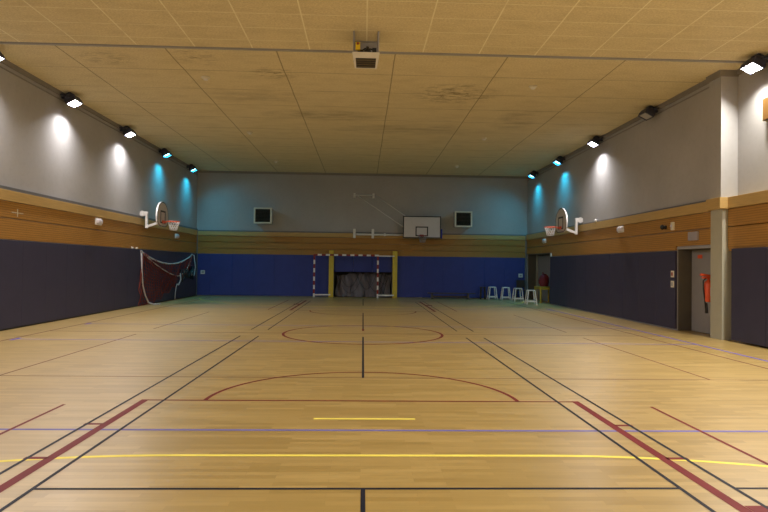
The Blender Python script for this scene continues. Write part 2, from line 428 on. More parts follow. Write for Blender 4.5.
b.box((WX-0.05, 13.2, 5.93), (WX, BY, CZ)); b.box((WX-0.02, 13.2, 5.82), (WX, BY, 5.845)); b.box((-WX, BY-0.05, 5.93), (WX, BY, CZ)); b.box((8.30, FY, 5.93), (8.35, 12.66, CZ))
struct('trim_14', b, M['cornice'])
struct('trim_15', MB().box((-WX, 12.09, CZ-0.03), (WX+0.3, 12.155, CZ)), M['grey_metal'])
# upright corner posts where the padding meets
struct('trim_16', MB().box((-WX, BY-0.09, 0), (-WX+0.09, BY, 3.11)), M['trunking'])
struct('trim_17', MB().box((WX-0.10, BY-0.10, 0), (WX, BY, 3.11)), M['trunking'])
struct('baseboard_left', MB().box((-WX, FY, 0), (-WX+0.03, BY, 0.035)), M['black'])

# ------------------------------------------------------------------ padded wall panels
def pad(lo, hi, mat, label, group):
    o = MB().box(lo, hi, 0.005).build('wall_pad', mat); return tag(o, label, 'wall pad', group)
G = 'padded panels along the walls'
y = BY-0.1; k = 0
while y > 3.0:
    y2 = y-1.02
    hid = 21.2 < (y+y2)/2 < 27.5
    pad((-WX+0.001, y2+0.001, 0.04), (-WX+0.06, y-0.001, 2.03), M['pad_side'],
        'dark padded panel behind the hanging net on the left wall' if hid else 'plain dark padded panel in the row along the left wall, clear of the hanging net' if y2 < 22 else 'dark padded panel in the far corner of the left wall', G+', left')
    y = y2; k += 1
n = 10
for i in range(n):
    a = D1b+0.004+(D2a-D1b-0.004)*i/n; c_ = D1b+0.004+(D2a-D1b-0.004)*(i+1)/n
    pad((WX-0.06, a+0.001, 0.04), (WX-0.001, c_-0.001, 2.03), M['pad_side'],
        'dark padded panel carrying the two switches beside the near doorway' if i == 0 else 'dark padded panel beside the far doorway on the right wall' if i == n-1 else 'dark padded panel in the right wall row between the two doorways', G+', right')
y = 12.45; k = 0
while y > 3:
    pad((8.05, y-1.09, 0.04), (8.13, y-0.006, 2.03), M['pad_side'], 'dark padded panel on the right wall in front of the concrete column, next to it' if k == 0 else 'dark padded panel at the right edge of the picture, nearer than the column', G+', near right')
    y -= 1.095; k += 1
xs = [-7.96, -7.35, -6.31, -5.27, -4.28, -3.28, -2.42, -1.66]
for i in range(len(xs)-1):
    pad((xs[i]+0.0015, BY-0.06, 0.04), (xs[i+1]-0.0015, BY-0.001, 2.03), M['pad_back'],
        'blue padded panel with the white socket in the left corner of the far wall' if i == 0 else 'blue padded panel on the far wall just behind the left goalpost' if i >= 5 else 'plain blue padded panel on the far wall left of the goal', G+', far left')
xs = [1.66, 2.0, 2.93, 3.95, 4.92, 5.93, 6.93, 7.93]
for i in range(len(xs)-1):
    lab = ['narrow blue padded panel on the far wall touching the right yellow post', 'blue padded panel on the far wall between right yellow post and bench', 'blue padded panel on the far wall behind the bench', 'blue padded panel on the far wall behind the bench',
           'blue padded panel on the far wall behind the small dark stool', 'blue padded panel on the far wall behind the white stools', 'blue padded panel in the right corner of the far wall behind the black chair'][i]
    pad((xs[i]+0.0015, BY-0.06, 0.04), (xs[i+1]-0.0015, BY-0.001, 2.03), M['pad_back'], lab, G+', far right')
for i in range(3):
    x0 = -1.41+0.94*i
    pad((x0+0.004, BY-0.06, 1.24), (x0+0.936, BY-0.001, 2.03), M['pad_back'], ['short blue padded panel over the goal recess beside the left yellow post', 'middle short blue padded panel over the goal recess', 'short blue padded panel over the goal recess beside the right yellow post'][i], G+', over the recess')

# ------------------------------------------------------------------ floodlights
def make_flood(kind):
    """hangs from the wall, lens normal along local -Z, yoke behind"""
    r = thing('floodlight', '', 'floodlight', group='floodlights high on the side walls')
    h = MB()
    q = [(-.5, -.5), (.5, -.5), (.5, .5), (-.5, .5)]
    h.hexa([(0.27*i, 0.40*j, -0.02) for i, j in q], [(0.24*i, 0.36*j, 0.06) for i, j in q])
    h.hexa([(0.24*i, 0.36*j, 0.06) for i, j in q], [(0.12*i, 0.22*j, 0.15) for i, j in q])
    h.build('housing', M['dark_metal'], r)
    f = MB()
    for k in range(7): f.box((-0.07+0.0, -0.10+0.032*k, 0.14), (0.07, -0.09+0.032*k, 0.19))
    f.build('cooling_fins', M['dark_metal'], r)
    z = MB(); zb = -0.115  # skirt deepened to shape the light, cutting the wall scallop level on top
    z.box((-0.140, -0.21, zb), (-0.118, 0.21, -0.015)); z.box((0.118, -0.21, zb), (0.140, 0.21, -0.015)); z.box((-0.118, -0.21, zb), (0.118, -0.188, -0.015)); z.box((-0.118, 0.188, zb), (0.118, 0.21, -0.015))
    z.build('bezel', M['dark_metal'], r)
    zl = -0.095 if kind == 'o' else -0.034
    MB().box((-0.117, -0.187, zl), (0.117, 0.187, zl+0.013)).build('lens', {'w': M['lens_white'], 't': M['lens_teal'], 'o': M['glass_off']}[kind], r)
    return r
def yoke(r, sgn, tilt):
    # fixed bracket from the wall to the body, written in the local frame of the lamp
    R = Euler((0, tilt, 0)).to_matrix().inverted()
    def L(p): return R @ Vector(p)
    b = MB()
    for y in (-0.225, 0.225): b.sq(L((0, y, 0.03)), L((sgn*0.20, y, 0.08)), 0.02, 0.035)
    b.sq(L((sgn*0.20, -0.235, 0.08)), L((sgn*0.20, 0.235, 0.08)), 0.035, 0.02)
    b.sq(L((sgn*0.20, 0, 0.08)), L((sgn*0.275, 0, 0.08)), 0.10, 0.12)
    b.build('bracket', M['dark_metal'], r)
TILT = math.radians(27)
WARM = (1.0, 0.94, 0.83); WHITE = (1.0, 0.95, 0.93); TEAL = (0.01, 0.56, 0.86)
E_MAIN, E_SPILL = 300.0, 19.0
T_MAIN, T_SPILL = 85.0, 34.0
def lamp(side, y, kind, label, x=None, z=5.86, k=1.0, c=None, ks=1.0):
    sgn = -1 if side == 'L' else 1                         # towards the wall
    x = x if x is not None else sgn*(WX-0.275)
    r = make_flood(kind); r['label'] = label
    tilt = sgn*TILT
    r.location = (x, y, z); r.rotation_euler = (0, tilt, 0)
    yoke(r, sgn, tilt)
    light(side, x, y, z, kind, k, c, ks)
def light(side, x, y, z, kind, k=1.0, c=None, ks=1.0):
    if kind == 'o': return
    sgn = -1 if side == 'L' else 1; tilt = sgn*TILT
    n = Vector((-math.sin(tilt), 0, -math.cos(tilt)))
    c = c or (WHITE if kind == 'w' else TEAL)
    a = bpy.data.lights.new('flood_beam', 'AREA'); a.shape = 'RECTANGLE'; a.size = 0.24; a.size_y = 0.36
    a.energy = k*(E_MAIN if kind == 'w' else T_MAIN); a.color = c; a.spread = math.radians(140)
    o = bpy.data.objects.new('flood_beam', a); COL.objects.link(o)
    o.location = Vector((x, y, z))+n*0.06; o.rotation_euler = (0, tilt, 0)
    s = bpy.data.lights.new('flood_spill', 'AREA'); s.shape = 'RECTANGLE'; s.size = 0.03; s.size_y = 0.37; s.color = c  # second light added to each lamp to throw the scallop on the wall
    s.energy = ks*(E_SPILL if kind == 'w' else T_SPILL); s.spread = math.radians(94)
    o = bpy.data.objects.new('flood_spill', s); COL.objects.link(o)
    o.location = Vector((x, y, z))+n*0.045; o.rotation_euler = (0, -sgn*math.radians(2), 0)
lamp('L', 12.28, 'w', 'lit white floodlight at the left edge of the picture, nearest on the left wall')
lamp('L', 15.69, 'w', 'bright white floodlight on the left wall, second from the near end')
lamp('L', 19.39, 'w', 'white floodlight on the left wall next to the teal ones')
lamp('L', 23.03, 't', 'teal-glowing floodlight on the left wall beside the white ones')
lamp('L', 26.60, 't', 'teal-glowing floodlight in the far left corner')
lamp('R', 26.60, 't', 'teal-glowing floodlight in the far right corner')
lamp('R', 23.03, 't', 'teal-glowing floodlight on the right wall beside the white one')
lamp('R', 19.39, 'w', 'lit white floodlight on the right wall between the teal ones and the unlit one')
lamp('R', 15.69, 'o', 'unlit floodlight on the right wall with grey glass')
lamp('R', 11.75, 'w', 'very bright floodlight at the right edge, nearer than the column', x=8.35-0.275, k=1.1, c=WARM, ks=0.9)
# the same lamps carry on along both walls out of the picture
for y in (8.4, 4.6, 0.8, -2.6):
    light('L', -(WX-0.275), y, 5.86, 'w', 0.85, None, 0.5); light('R', 8.35-0.275, y, 5.86, 'w', 2.1, WARM, 0.5)

# ------------------------------------------------------------------ ceiling heater and wall heaters
r = thing('ceiling_heater', 'white louvred unit heater hung under the ceiling with a yellow switch box', 'heater', (0.0, 11.2, 5.55))
c = MB(); L = [(-0.25, 0.0), (0.25, 0.0)]
# casing: slanted louvred face to the camera, between local points
P = lambda x, y, z: (x, y-11.2, z-5.55)
c.hexa([P(-0.26, 10.90, 5.58), P(0.26, 10.90, 5.58), P(0.215, 11.34, 5.415), P(-0.215, 11.34, 5.415)],
       [P(-0.26, 10.96, 5.60), P(0.26, 10.96, 5.60), P(0.24, 11.5, 5.62), P(-0.24, 11.5, 5.62)])
c.build('casing', M['white'], r)
def slant(u, v, off):   # u across -1..1, v 0 top .. 1 bottom
    x = u*(0.26*(1-v)+0.215*v); y = 10.90+0.44*v; z = 5.58-0.165*v
    return Vector(P(x, y-off*0.35, z-off*0.936))
g = MB(); g.prism([slant(-0.80, 0.36, 0.001), slant(0.80, 0.36, 0.001), slant(0.84, 0.94, 0.001), slant(-0.84, 0.94, 0.001)], (0, -0.002, -0.004))
g.build('grille', M['black'], r)
lv = MB()
for k in range(4):
    v = 0.44+0.135*k; lv.sq(slant(-0.80, v, 0.014), slant(0.80, v, 0.014), 0.012, 0.025)
lv.build('louvres', simple('brown_louvre', (0.13, 0.10, 0.06), 0.5), r)
fr = MB()
for sx in (-1, 1):
    for yy in (11.05, 11.55): fr.sq(P(sx*0.235, yy, 5.61), P(sx*0.235, yy, 6.03), 0.02)
    fr.sq(P(sx*0.235, 11.03, 6.02), P(sx*0.235, 11.57, 6.02), 0.03, 0.02)
fr.sq(P(-0.235, 11.55, 6.02), P(0.235, 11.55, 6.02), 0.03, 0.02)
fr.box(P(-0.23, 11.545, 5.64), P(0.23, 11.56, 6.0)); fr.build('hanger', M['grey_metal'], r)
m_ = MB(); m_.lathe([(0.0, 0), (0.075, 0.0), (0.075, 0.07), (0.03, 0.1), (0.03, 0.15)], 20, (0, 0, 1), P(0.03, 11.12, 5.61)); m_.box(P(-0.16, 11.05, 5.61), P(-0.05, 11.2, 5.68)); m_.box(P(0.12, 11.05, 5.61), P(0.20, 11.25, 5.72))
m_.tube([P(-0.1, 11.12, 5.66), P(-0.02, 11.15, 5.74), P(0.1, 11.15, 5.73), P(0.16, 11.14, 5.70)], 0.014)
m_.build('motor', M['black'], r)
sb = MB().box(P(-0.20, 11.0, 5.66), P(-0.11, 11.06, 5.81), 0.006).build('switch_box', M['yellow_box'], r)
MB().lathe([(0.022, 0), (0.022, 0.02), (0.012, 0.028)], 16, (0, -1, 0), P(-0.155, 11.0, 5.775)).build('stop_button', M['red'], sb)

def wall_heater(x, z, label):
    r = thing('wall_heater', label, 'heater', (x, 28.29, z), group='wall heaters either side of the far wall')
    w, hh, d = 0.43, 0.38, 0.50
    b = MB(); b.box((-w, -d, -hh), (w, -d+0.06, -hh+0.07), .008); b.box((-w, -d, hh-0.07), (w, -d+0.06, hh), .008); b.box((-w, -d, -hh+0.07), (-w+0.08, -d+0.06, hh-0.07), .004); b.box((w-0.08, -d, -hh+0.07), (w, -d+0.06, hh-0.07), .004)
    b.build('front_frame', M['cream'], r)
    MB().box((-w+0.02, -d+0.055, -hh+0.02), (w-0.02, -0.14, hh-0.02), 0.01).build('casing', M['grey_metal'], r)
    l = MB()
    for k in range(10):
        zz = -hh+0.10+k*0.064; l.box((-w+0.075, -d+0.008, zz-0.022), (w-0.075, -d+0.05, zz+0.022), rot=Matrix.Rotation(0.6, 3, 'X'))
    l.build('louvres', M['louvre'], r)
    for sz in (-1, 1):
        for sx in (-1, 1): MB().box((sx*0.36-0.025, -0.15, sz*0.33-0.03), (sx*0.36+0.025, 0.046, sz*0.33+0.03)).build('wall_bracket', M['dark_metal'], r)
    return r
wall_heater(-4.80, 3.87, 'square louvred heater on the far wall, left of the goal')
wall_heater(4.80, 3.85, 'square louvred heater on the far wall, right of the wide backboard')

# ------------------------------------------------------------------ basketball boards
def net_mesh(r0, r1, h, org, strands=12, cr=0.006):
    b = MB(); org = Vector(org)
    for sgn in (-1, 1):
        for s in range(strands):
            pts = []
            for i in range(7):
                u = i/6; a = 2*PI*(s+sgn*u*1.8)/strands; rr = r0+(r1-r0)*(u**0.7)
                pts.append(org+Vector((rr*math.cos(a), rr*math.sin(a), -h*u)))
            b.tube(pts, cr, 4)
    b.tube([org+Vector((r1*math.cos(2*PI*k/16), r1*math.sin(2*PI*k/16), -h)) for k in range(16)], cr, 4, closed=True)
    return b
def ring(org, rad, r, n=28):
    return [Vector(org)+Vector((rad*math.cos(2*PI*k/n), rad*math.sin(2*PI*k/n), 0)) for k in range(n)]

def side_hoop(sgn, label):
    """sgn -1: left wall. local: +X points into the room"""
    r = thing('basketball_hoop', label, 'basketball hoop', (sgn*WX, 21.25 if sgn < 0 else 21.13, 0), (0, 0, 0 if sgn < 0 else PI), group='small basketball hoops on the side walls')
    w = MB(); w.box((0.062, -0.07, 3.22), (0.10, 0.07, 3.43), .004); w.box((0.003, -0.06, 3.245), (0.27, 0.06, 3.40), .006)
    w.build('wall_bracket', M['white'], r)
    a = MB(); a.box((0.19, -0.05, 2.80), (0.27, 0.05, 3.26), .006); a.sq((0.22, 0, 2.85), (0.76, 0, 3.05), 0.07, 0.08); a.sq((0.70, -0.22, 3.04), (0.70, 0.22, 3.04), 0.05)
    a.build('arm', M['white'], r)
    ol = []
    for k in range(25):
        t_ = PI*k/24; ol.append((math.cos(t_)*0.60, 3.20+math.sin(t_)*0.56))
    lowc = [(-0.60, 3.20), (-0.56, 3.02), (-0.46, 2.92), (-0.30, 2.86), (0.30, 2.86), (0.46, 2.92), (0.56, 3.02)]
    out = ol+lowc[1:]
    bd = MB().prism([(0.76, y, z) for y, z in out], (0.045, 0, 0)).build('backboard', M['board_cream'], r)
    mk = MB(); inn = [(y*0.93, 3.29+(z-3.29)*0.93) for y, z in out]; n = len(out)
    outb = [(y*0.995, 3.29+(z-3.29)*0.995) for y, z in out]
    for i in range(n):
        j = (i+1) % n
        mk.quad((0.808, *outb[i]), (0.808, *outb[j]), (0.808, *inn[j]), (0.808, *inn[i]))
    for lo, hi in (((-0.26, 3.38), (0.26, 3.44)), ((-0.26, 3.02), (-0.20, 3.38)), ((0.20, 3.02), (0.26, 3.38)), ((-0.26, 2.98), (0.26, 3.03))):
        mk.box((0.804, *lo), (0.810, *hi))
    mk.build('board_marking', M['mark'], bd)
    wh = MB()
    for i in range(n):
        j = (i+1) % n
        if out[i][1] > 3.0: wh.quad((0.755, out[i][0]*1.012, 3.29+(out[i][1]-3.29)*1.012), (0.755, out[j][0]*1.012, 3.29+(out[j][1]-3.29)*1.012), (0.806, out[j][0]*1.012, 3.29+(out[j][1]-3.29)*1.012), (0.806, out[i][0]*1.012, 3.29+(out[i][1]-3.29)*1.012))
    wh.build('board_edge', M['white'], bd)
    rm = MB(); rm.tube(ring((1.19, 0, 3.05), 0.225, 0.011), 0.016, 8, closed=True); rm.box((0.81, -0.10, 2.98), (0.835, 0.10, 3.09)); rm.sq((0.83, -0.07, 3.05), (0.99, -0.08, 3.05), 0.02); rm.sq((0.83, 0.07, 3.05), (0.99, 0.08, 3.05), 0.02); rm.sq((0.83, 0, 2.99), (0.97, 0, 3.04), 0.02)
    rm.build('rim', M['rim'], r)
    net_mesh(0.22, 0.115, 0.30, (1.19, 0, 3.045), 12, 0.0085).build('net', M['net_white'], r)
side_hoop(-1, 'small fan-shaped basketball board with hoop on a bent white arm, left wall')
side_hoop(1, 'small fan-shaped basketball board with hoop on a bent white arm, right wall')

r = thing('basketball_backboard', 'wide white basketball board on the far wall held by a sideways white arm', 'basketball hoop', (2.82, 28.1, 3.0))
Q = lambda x, y, z: (x-2.82, y-28.1, z-3.0)
bd = MB().box(Q(1.92, 27.93, 2.93), Q(3.71, 27.97, 3.95)).build('backboard', M['board'], r)
mk = MB()
def frame2(b, x0, z0, x1, z1, w, y0, y1):
    b.box(Q(x0, y0, z0), Q(x1, y1, z0+w)); b.box(Q(x0, y0, z1-w), Q(x1, y1, z1)); b.box(Q(x0, y0, z0+w), Q(x0+w, y1, z1-w)); b.box(Q(x1-w, y0, z0+w), Q(x1, y1, z1-w))
frame2(mk, 1.90, 2.91, 3.73, 3.97, 0.045, 27.922, 27.975); frame2(mk, 2.50, 3.0, 3.11, 3.47, 0.055, 27.924, 27.929)
mk.build('board_marking', M['mark'], bd)
MB().box(Q(3.735, 27.92, 2.90), Q(3.80, 27.99, 3.36), .01).build('edge_pad', M['blue_pad'], r)['label'] = 'bright blue corner pad'
rm = MB(); rm.tube(ring(Q(2.80, 27.50, 3.0), 0.215, 0.01), 0.013, 8, closed=True); rm.box(Q(2.70, 27.895, 2.95), Q(2.90, 27.92, 3.08)); rm.sq(Q(2.73, 27.9, 3.0), Q(2.73, 27.70, 3.0), 0.02); rm.sq(Q(2.87, 27.9, 3.0), Q(2.87, 27.70, 3.0), 0.02)
rm.build('rim', M['red'], r)
net_mesh(0.21, 0.12, 0.30, Q(2.80, 27.50, 2.995), 12, 0.006).build('net', simple('grey_net_cord', (0.32, 0.31, 0.31), 0.8), r)
am = MB(); am.tube([Q(-0.50, 28.12, 3.055), Q(1.95, 28.12, 3.055)], 0.045, 10); am.box(Q(0.98, 28.06, 2.99), Q(1.07, 28.18, 3.12)); am.sq(Q(1.95, 28.1, 3.055), Q(2.4, 28.0, 3.2), 0.06); am.sq(Q(2.3, 28.0, 2.95), Q(2.3, 28.0, 3.9), 0.05); am.sq(Q(3.3, 28.0, 2.95), Q(3.3, 28.0, 3.9), 0.05); am.sq(Q(2.3, 28.0, 3.3), Q(3.3, 28.0, 3.3), 0.05)
am.build('arm', M['white'], r)
for x in (-0.44, 0.45):
    q = MB(); q.box(Q(x-0.06, 28.04, 2.88), Q(x+0.06, 28.336, 3.32), .006); q.build('wall_bracket', M['white'], r)
st = MB(); st.tube([Q(-0.30, 28.2, 4.93), Q(1.95, 28.0, 3.42)], 0.021, 6); st.tube([Q(0.58, 28.2, 4.95), Q(2.0, 28.0, 3.98)], 0.021, 6); st.build('stay_rod', M['rod'], r)
for x in (-0.46, 0.46):
    q = MB(); q.box(Q(x-0.05, 28.2, 4.84), Q(x+0.05, 28.336, 5.06), .006); q.build('stay_bracket', M['white'], r)
MB().tube([Q(-0.46, 28.2, 4.97), Q(0.46, 28.2, 4.97)], 0.03, 8).build('tie_bar', M['rod'], r)

# ------------------------------------------------------------------ handball goal, yellow posts, stored net
r = thing('handball_goal', 'red and white striped handball goal folded sideways before the far wall', 'goal', (-0.81, 27.9, 0))
def stripe_bar(a, b, seg, first, name):
    a = Vector(a); b = Vector(b); n = round((b-a).length/seg); m = MB()
    for i in range(n):
        m.mi = (i+first) % 2
        m.sq(a+(b-a)*(i/n), a+(b-a)*((i+1)/n), 0.08, 0.08, up=(0, 1, 0))
    return m.build(name, [M['white'], M['red']], r)
stripe_bar((-1.52, 0, 0.0), (-1.52, 0, 2.0), 0.2, 0, 'goalpost'); stripe_bar((1.52, 0, 0.0), (1.52, 0, 2.0), 0.2, 0, 'goalpost')
stripe_bar((-1.56, 0, 2.04), (1.56, 0, 2.04), 0.2, 1, 'crossbar')
ar = MB(); ar.sq((1.54, 0.06, 2.02), (2.31, 0.188, 2.02), 0.05); ar.build('folding_arm', M['white'], r)
ar = MB(); ar.sq((1.54, 0.06, 0.13), (2.31, 0.186, 0.13), 0.06); ar.build('folding_arm', M['white'], r)
ar = MB(); ar.sq((-1.50, 0.06, 0.13), (-0.75, 0.186, 0.13), 0.06); ar.build('folding_arm', M['white'], r)
for x, lab in ((-1.535, 'upright yellow post left of the goal recess'), (1.545, 'upright yellow post right of the goal recess')):
    o = thing('yellow_post', lab, 'post', (x, 28.2, 0), group='yellow posts at the goal recess')
    MB().box((-0.115, -0.08, 0), (0.115, 0.078, 2.27), .012).build('post', M['yellow'], o)
    for z in (0.25, 0.8, 1.35, 1.9): MB().lathe([(0.014, 0), (0.014, 0.008)], 10, (0, -1, 0), (0, -0.08, z)).build('screw', M['grey_metal'], o)
# grey mesh bundled in the recess: a hanging, folded sheet
sh = MB(); nx, nz = 90, 26
def fold(u, v):
    x = -1.30+2.66*u
    sag = 0.12*math.exp(-(u*4.0)**2)+0.05*math.sin(u*PI*2.5+0.6)**2+0.03*math.sin(u*41)
    z = 0.02+(1.19-sag)*(1-v)
    yy = BY+0.30+0.10*math.sin(u*23+v*2.2)+0.05*math.sin(u*57-v*3)+0.10*v*math.sin(u*9+1)-0.16*v*v
    return (x+0.05*math.sin(v*6+u*20), yy, z)
vs = [fold(i/nx, j/nz) for i in range(nx+1) for j in range(nz+1)]
fs = [(i*(nz+1)+j, (i+1)*(nz+1)+j, (i+1)*(nz+1)+j+1, i*(nz+1)+j+1) for i in range(nx) for j in range(nz)]
sh._add(vs, fs, True)
nt = sh.build('stored_net', M['net_grey']); tag(nt, 'pale grey netting bundled in the recess behind the goal', 'net')
so = nt.modifiers.new('thick', 'SOLIDIFY'); so.thickness = 0.012
rp = MB()
for (x0, x1, dz, yo) in ((-1.15, -0.2, 0.65, 0.05), (-0.3, 0.65, 0.75, 0.03), (0.1, 1.2, 0.85, 0.06), (-1.25, 0.0, 0.95, 0.0), (0.75, 1.3, 0.5, 0.04)):
    rp.tube([(x0+(x1-x0)*k/14, BY+0.06+yo, 1.15-dz*(1-(2*k/14-1)**2)) for k in range(15)], 0.008, 6)
for (x0, x1) in ((0.85, 1.12), (1.0, 1.25), (0.70, 0.95)): rp.tube([(x0, BY+0.04, 0.18), (x1, BY+0.08, 1.18)], 0.012, 6)
rp.build('draw_cord', M['net_dark'], nt)

# ------------------------------------------------------------------ net hanging on the left wall
r = thing('hanging_net', 'dark red net with white border rope hooked up on the left wall', 'net', (-WX+0.10, 24.3, 0))
HA, HB = (21.15, 1.95), (27.35, 1.95)
def sag(y0, z0, y1, z1, d, n=20, x=0.0):
    return [(x+0.03*math.sin(k/n*PI), y0+(y1-y0)*k/n-24.3, z0+(z1-z0)*k/n-d*4*(k/n)*(1-k/n)) for k in range(n+1)]
ropeA = sag(HA[0], HA[1], HB[0], HB[1], 0.43, 24)
ropeB1 = sag(HA[0], HA[1], 25.0, 1.02, 0.12, 16); ropeB2 = sag(25.0, 1.02, HB[0], HB[1], 0.30, 16)
drop = [(0.0, HA[0]-24.3, 1.95), (0.02, HA[0]-24.28, 1.3), (0.03, HA[0]-24.2, 0.75), (0.05, HA[0]-24.0, 0.38), (0.12, HA[0]-23.85, 0.10), (0.22, HA[0]-23.65, 0.02), (0.42, HA[0]-23.45, 0.02)]
bd = MB(); bd.tube(ropeA, 0.032, 6); bd.tube(ropeB1, 0.022, 6); bd.tube(ropeB2, 0.026, 6); bd.tube(drop, 0.030, 6)
bd.tube([(0.05, 25.45-24.3, 1.12), (0.07, 25.5-24.3, 0.85), (0.06, 25.25-24.3, 0.62), (0.05, 25.05-24.3, 0.66)], 0.030, 6)
bd.tube([(0.02, 27.55-24.3, 1.95), (0.04, 27.75-24.3, 1.4), (0.05, 27.55-24.3, 0.98), (0.05, 27.15-24.3, 1.0), (0.05, 27.1-24.3, 1.2)], 0.026, 6)
bd.tube([(0.05, 25.0-24.3, 0.66), (0.05, 24.85-24.3, 0.3), (0.06, 24.8-24.3, 0.03)], 0.014, 6)
bd.build('border_rope', M['cord'], r)
def interp(pts, y):
    for a, b in zip(pts, pts[1:]):
        lo, hi = sorted((a[1], b[1]))
        if lo-1e-6 <= y <= hi+1e-6: return a[2]+(b[2]-a[2])*((y-a[1])/(b[1]-a[1]) if abs(b[1]-a[1]) > 1e-9 else 0)
    return pts[-1][2]
def cords(top, bot, y0, y1, ny, nz, rad, x0=0.0):
    g = MB(); P_ = []
    for i in range(ny+1):
        y_ = y0+(y1-y0)*i/ny; zt = top(y_); zb = bot(y_)
        P_.append([(x0+0.03*math.sin(i*1.3+j*0.9), y_+0.04*math.sin(j*0.8+i), zt+(zb-zt)*j/nz) for j in range(nz+1)])
    for i in range(ny+1): g.tube(P_[i], rad, 3, caps=False)
    for j in range(nz+1): g.tube([P_[i][j] for i in range(ny+1)], rad, 3, caps=False)
    return g
low = lambda y_: 0.02 if y_ < -1.9 else 0.02+0.55*min(1, (y_+1.9)/2.4)+0.06*math.sin(y_*7)
cords(lambda y_: interp(ropeB1, y_), low, HA[0]-24.3-0.08, 0.70, 21, 13, 0.011).build('netting', M['net_red'], r)
cords(lambda y_: interp(ropeA, y_), lambda y_: interp(ropeB1+ropeB2[1:], y_)-0.15, HA[0]-24.1, 2.9, 30, 5, 0.010, 0.03).build('netting', M['net_red'], r)
kn = MB()
for s in range(7):
    a = s/6; kn.tube([(0.03+0.05*math.sin(s), 1.3+0.28*s, 1.25+0.03*s), (0.1, 1.25+0.27*s, 0.95-0.02*s), (0.07, 1.45+0.25*s, 0.75+0.10*s)], 0.032, 6)
kn.build('gathered_netting', M['net_dark'], r)
for y_, z_ in (HA, HB): MB().box((-0.035, y_-24.3-0.04, z_-0.03), (0.03, y_-24.3+0.04, z_+0.05), .006).build('hook', M['grey_metal'], r)

# ------------------------------------------------------------------ small wall fittings
def bulkhead(loc, face, label):
    """rounded emergency light; face = +1 looks to +X, -1 to -X"""
    o = thing('emergency_light', label, 'emergency light', loc, group='oval emergency lights on the timber bands')
    b = MB(); b.box((0 if face > 0 else -0.03, -0.20, -0.10), (0.03 if face > 0 else 0, 0.20, 0.10), 0.012); b.build('base', M['white'], o)
    prof = [(0.0, 0.0)]
    c = MB(); n = 24; vs = []; fs = []
    rings = [(1.0, 0.03), (0.97, 0.06), (0.85, 0.085), (0.55, 0.10)]
    for s, xx in rings:
        for k in range(n):
            a = 2*PI*k/n; ca, sa = math.cos(a), math.sin(a)
            vs.append((face*xx, 0.175*s*math.copysign(abs(ca)**0.6, ca), 0.085*s*math.copysign(abs(sa)**0.6, sa)))
    for i in range(3):
        for k in range(n): fs.append((i*n+k, i*n+(k+1) % n, (i+1)*n+(k+1) % n, (i+1)*n+k))
    fs.append(tuple(3*n+k for k in range(n))); c._add(vs, fs, True); c.build('cover', M['frosted'], o)
    return o
bulkhead((-WX+0.0495, 17.8, 2.77), 1, 'white oval emergency light on the left timber band, nearest on that side')
bulkhead((-WX+0.0495, 25.15, 2.71), 1, 'dim oval emergency light on the left timber band below the hoop')
bulkhead((WX-0.0495, 17.77, 2.78), -1, 'white oval emergency light on the right timber band midway to the hoop')
bulkhead((WX-0.0495, 25.38, 2.74), -1, 'bluish oval emergency light just below the right wall hoop')

o = thing('exit_light', 'unlit grey box light above the near doorway', 'sign light', (WX-0.0495, 13.78, 2.37))
MB().box((-0.06, -0.19, -0.105), (0, 0.19, 0.105), .008).build('casing', M['lilac'], o); MB().box((-0.068, -0.17, -0.085), (-0.058, 0.17, 0.085), .003).build('cover', M['lilac'], o)
o = thing('motion_detector', 'cream detector box on the right timber band left of the exit light', 'detector', (WX-0.05, 14.72, 2.68))
MB().box((-0.06, -0.06, -0.11), (0, 0.06, 0.10), .012).build('casing', M['cream'], o); MB().box((-0.078, -0.04, -0.03), (-0.068, 0.04, 0.03), .003).build('window', M['frosted'], o)
o = thing('security_camera', 'small black ball camera on the right timber band beside the cream detector', 'camera', (WX-0.05, 15.1, 2.67))
MB().lathe([(0.05, 0), (0.05, 0.03), (0.03, 0.05)], 16, (-1, 0, 0), (0, 0, 0)).build('mount', M['black'], o)
MB().lathe([(0.02, 0), (0.05, 0.02), (0.07, 0.06), (0.05, 0.10), (0.02, 0.115)], 18, (-1, 0, 0), (-0.04, 0, 0)).build('body', M['black'], o)
MB().lathe([(0.035, 0), (0.03, 0.012)], 14, (-0.7, 0.7, 0), (-0.11, 0.05, 0.0)).build('lens', M['grey_metal'], o)
for z, lab in ((1.44, 'upper white switch on the padding beside the near doorway'), (1.18, 'lower white switch on the padding beside the near doorway')):
    o = thing('light_switch', lab, 'switch', (WX-0.06, 14.735, z), group='white switches beside the near doorway')
    MB().box((-0.02, -0.07, -0.085), (0, 0.07, 0.085), .005).build('plate', M['cream'], o); MB().box((-0.03, -0.03, -0.045), (-0.018, 0.03, 0.045), .003).build('button', M['red'] if z > 1.3 else M['grey_metal'], o)
for x, z, lab in ((-7.70, 1.14, 'white wall socket on the left end of the far wall'), (7.72, 1.16, 'white wall socket on the right end of the far wall')):
    o = thing('wall_socket', lab, 'socket', (x, BY-0.06, z), group='white sockets on the far wall padding')
    MB().box((-0.10, -0.025, -0.09), (0.10, 0, 0.09), .006).build('plate', M['white'], o); MB().box((-0.055, -0.030, -0.045), (0.055, -0.022, 0.045), .003).build('socket_face', M['grey_metal'], o)
o = thing('wall_sensor', 'small white sensor on the right wall just above the timber band', 'sensor', (WX-0.04, 19.74, 3.20))
MB().lathe([(0.06, 0), (0.06, 0.02), (0.04, 0.05), (0.015, 0.06)], 18, (-1, 0, 0)).build('body', M['white'], o); MB().box((-0.02, -0.015, -0.085), (0, 0.015, -0.045)).build('cable_stub', M['white'], o)
o = thing('net_hook', 'pair of small white hooks on the left wall beside the hanging net', 'hook', (-WX+0.05, 20.62, 2.065))
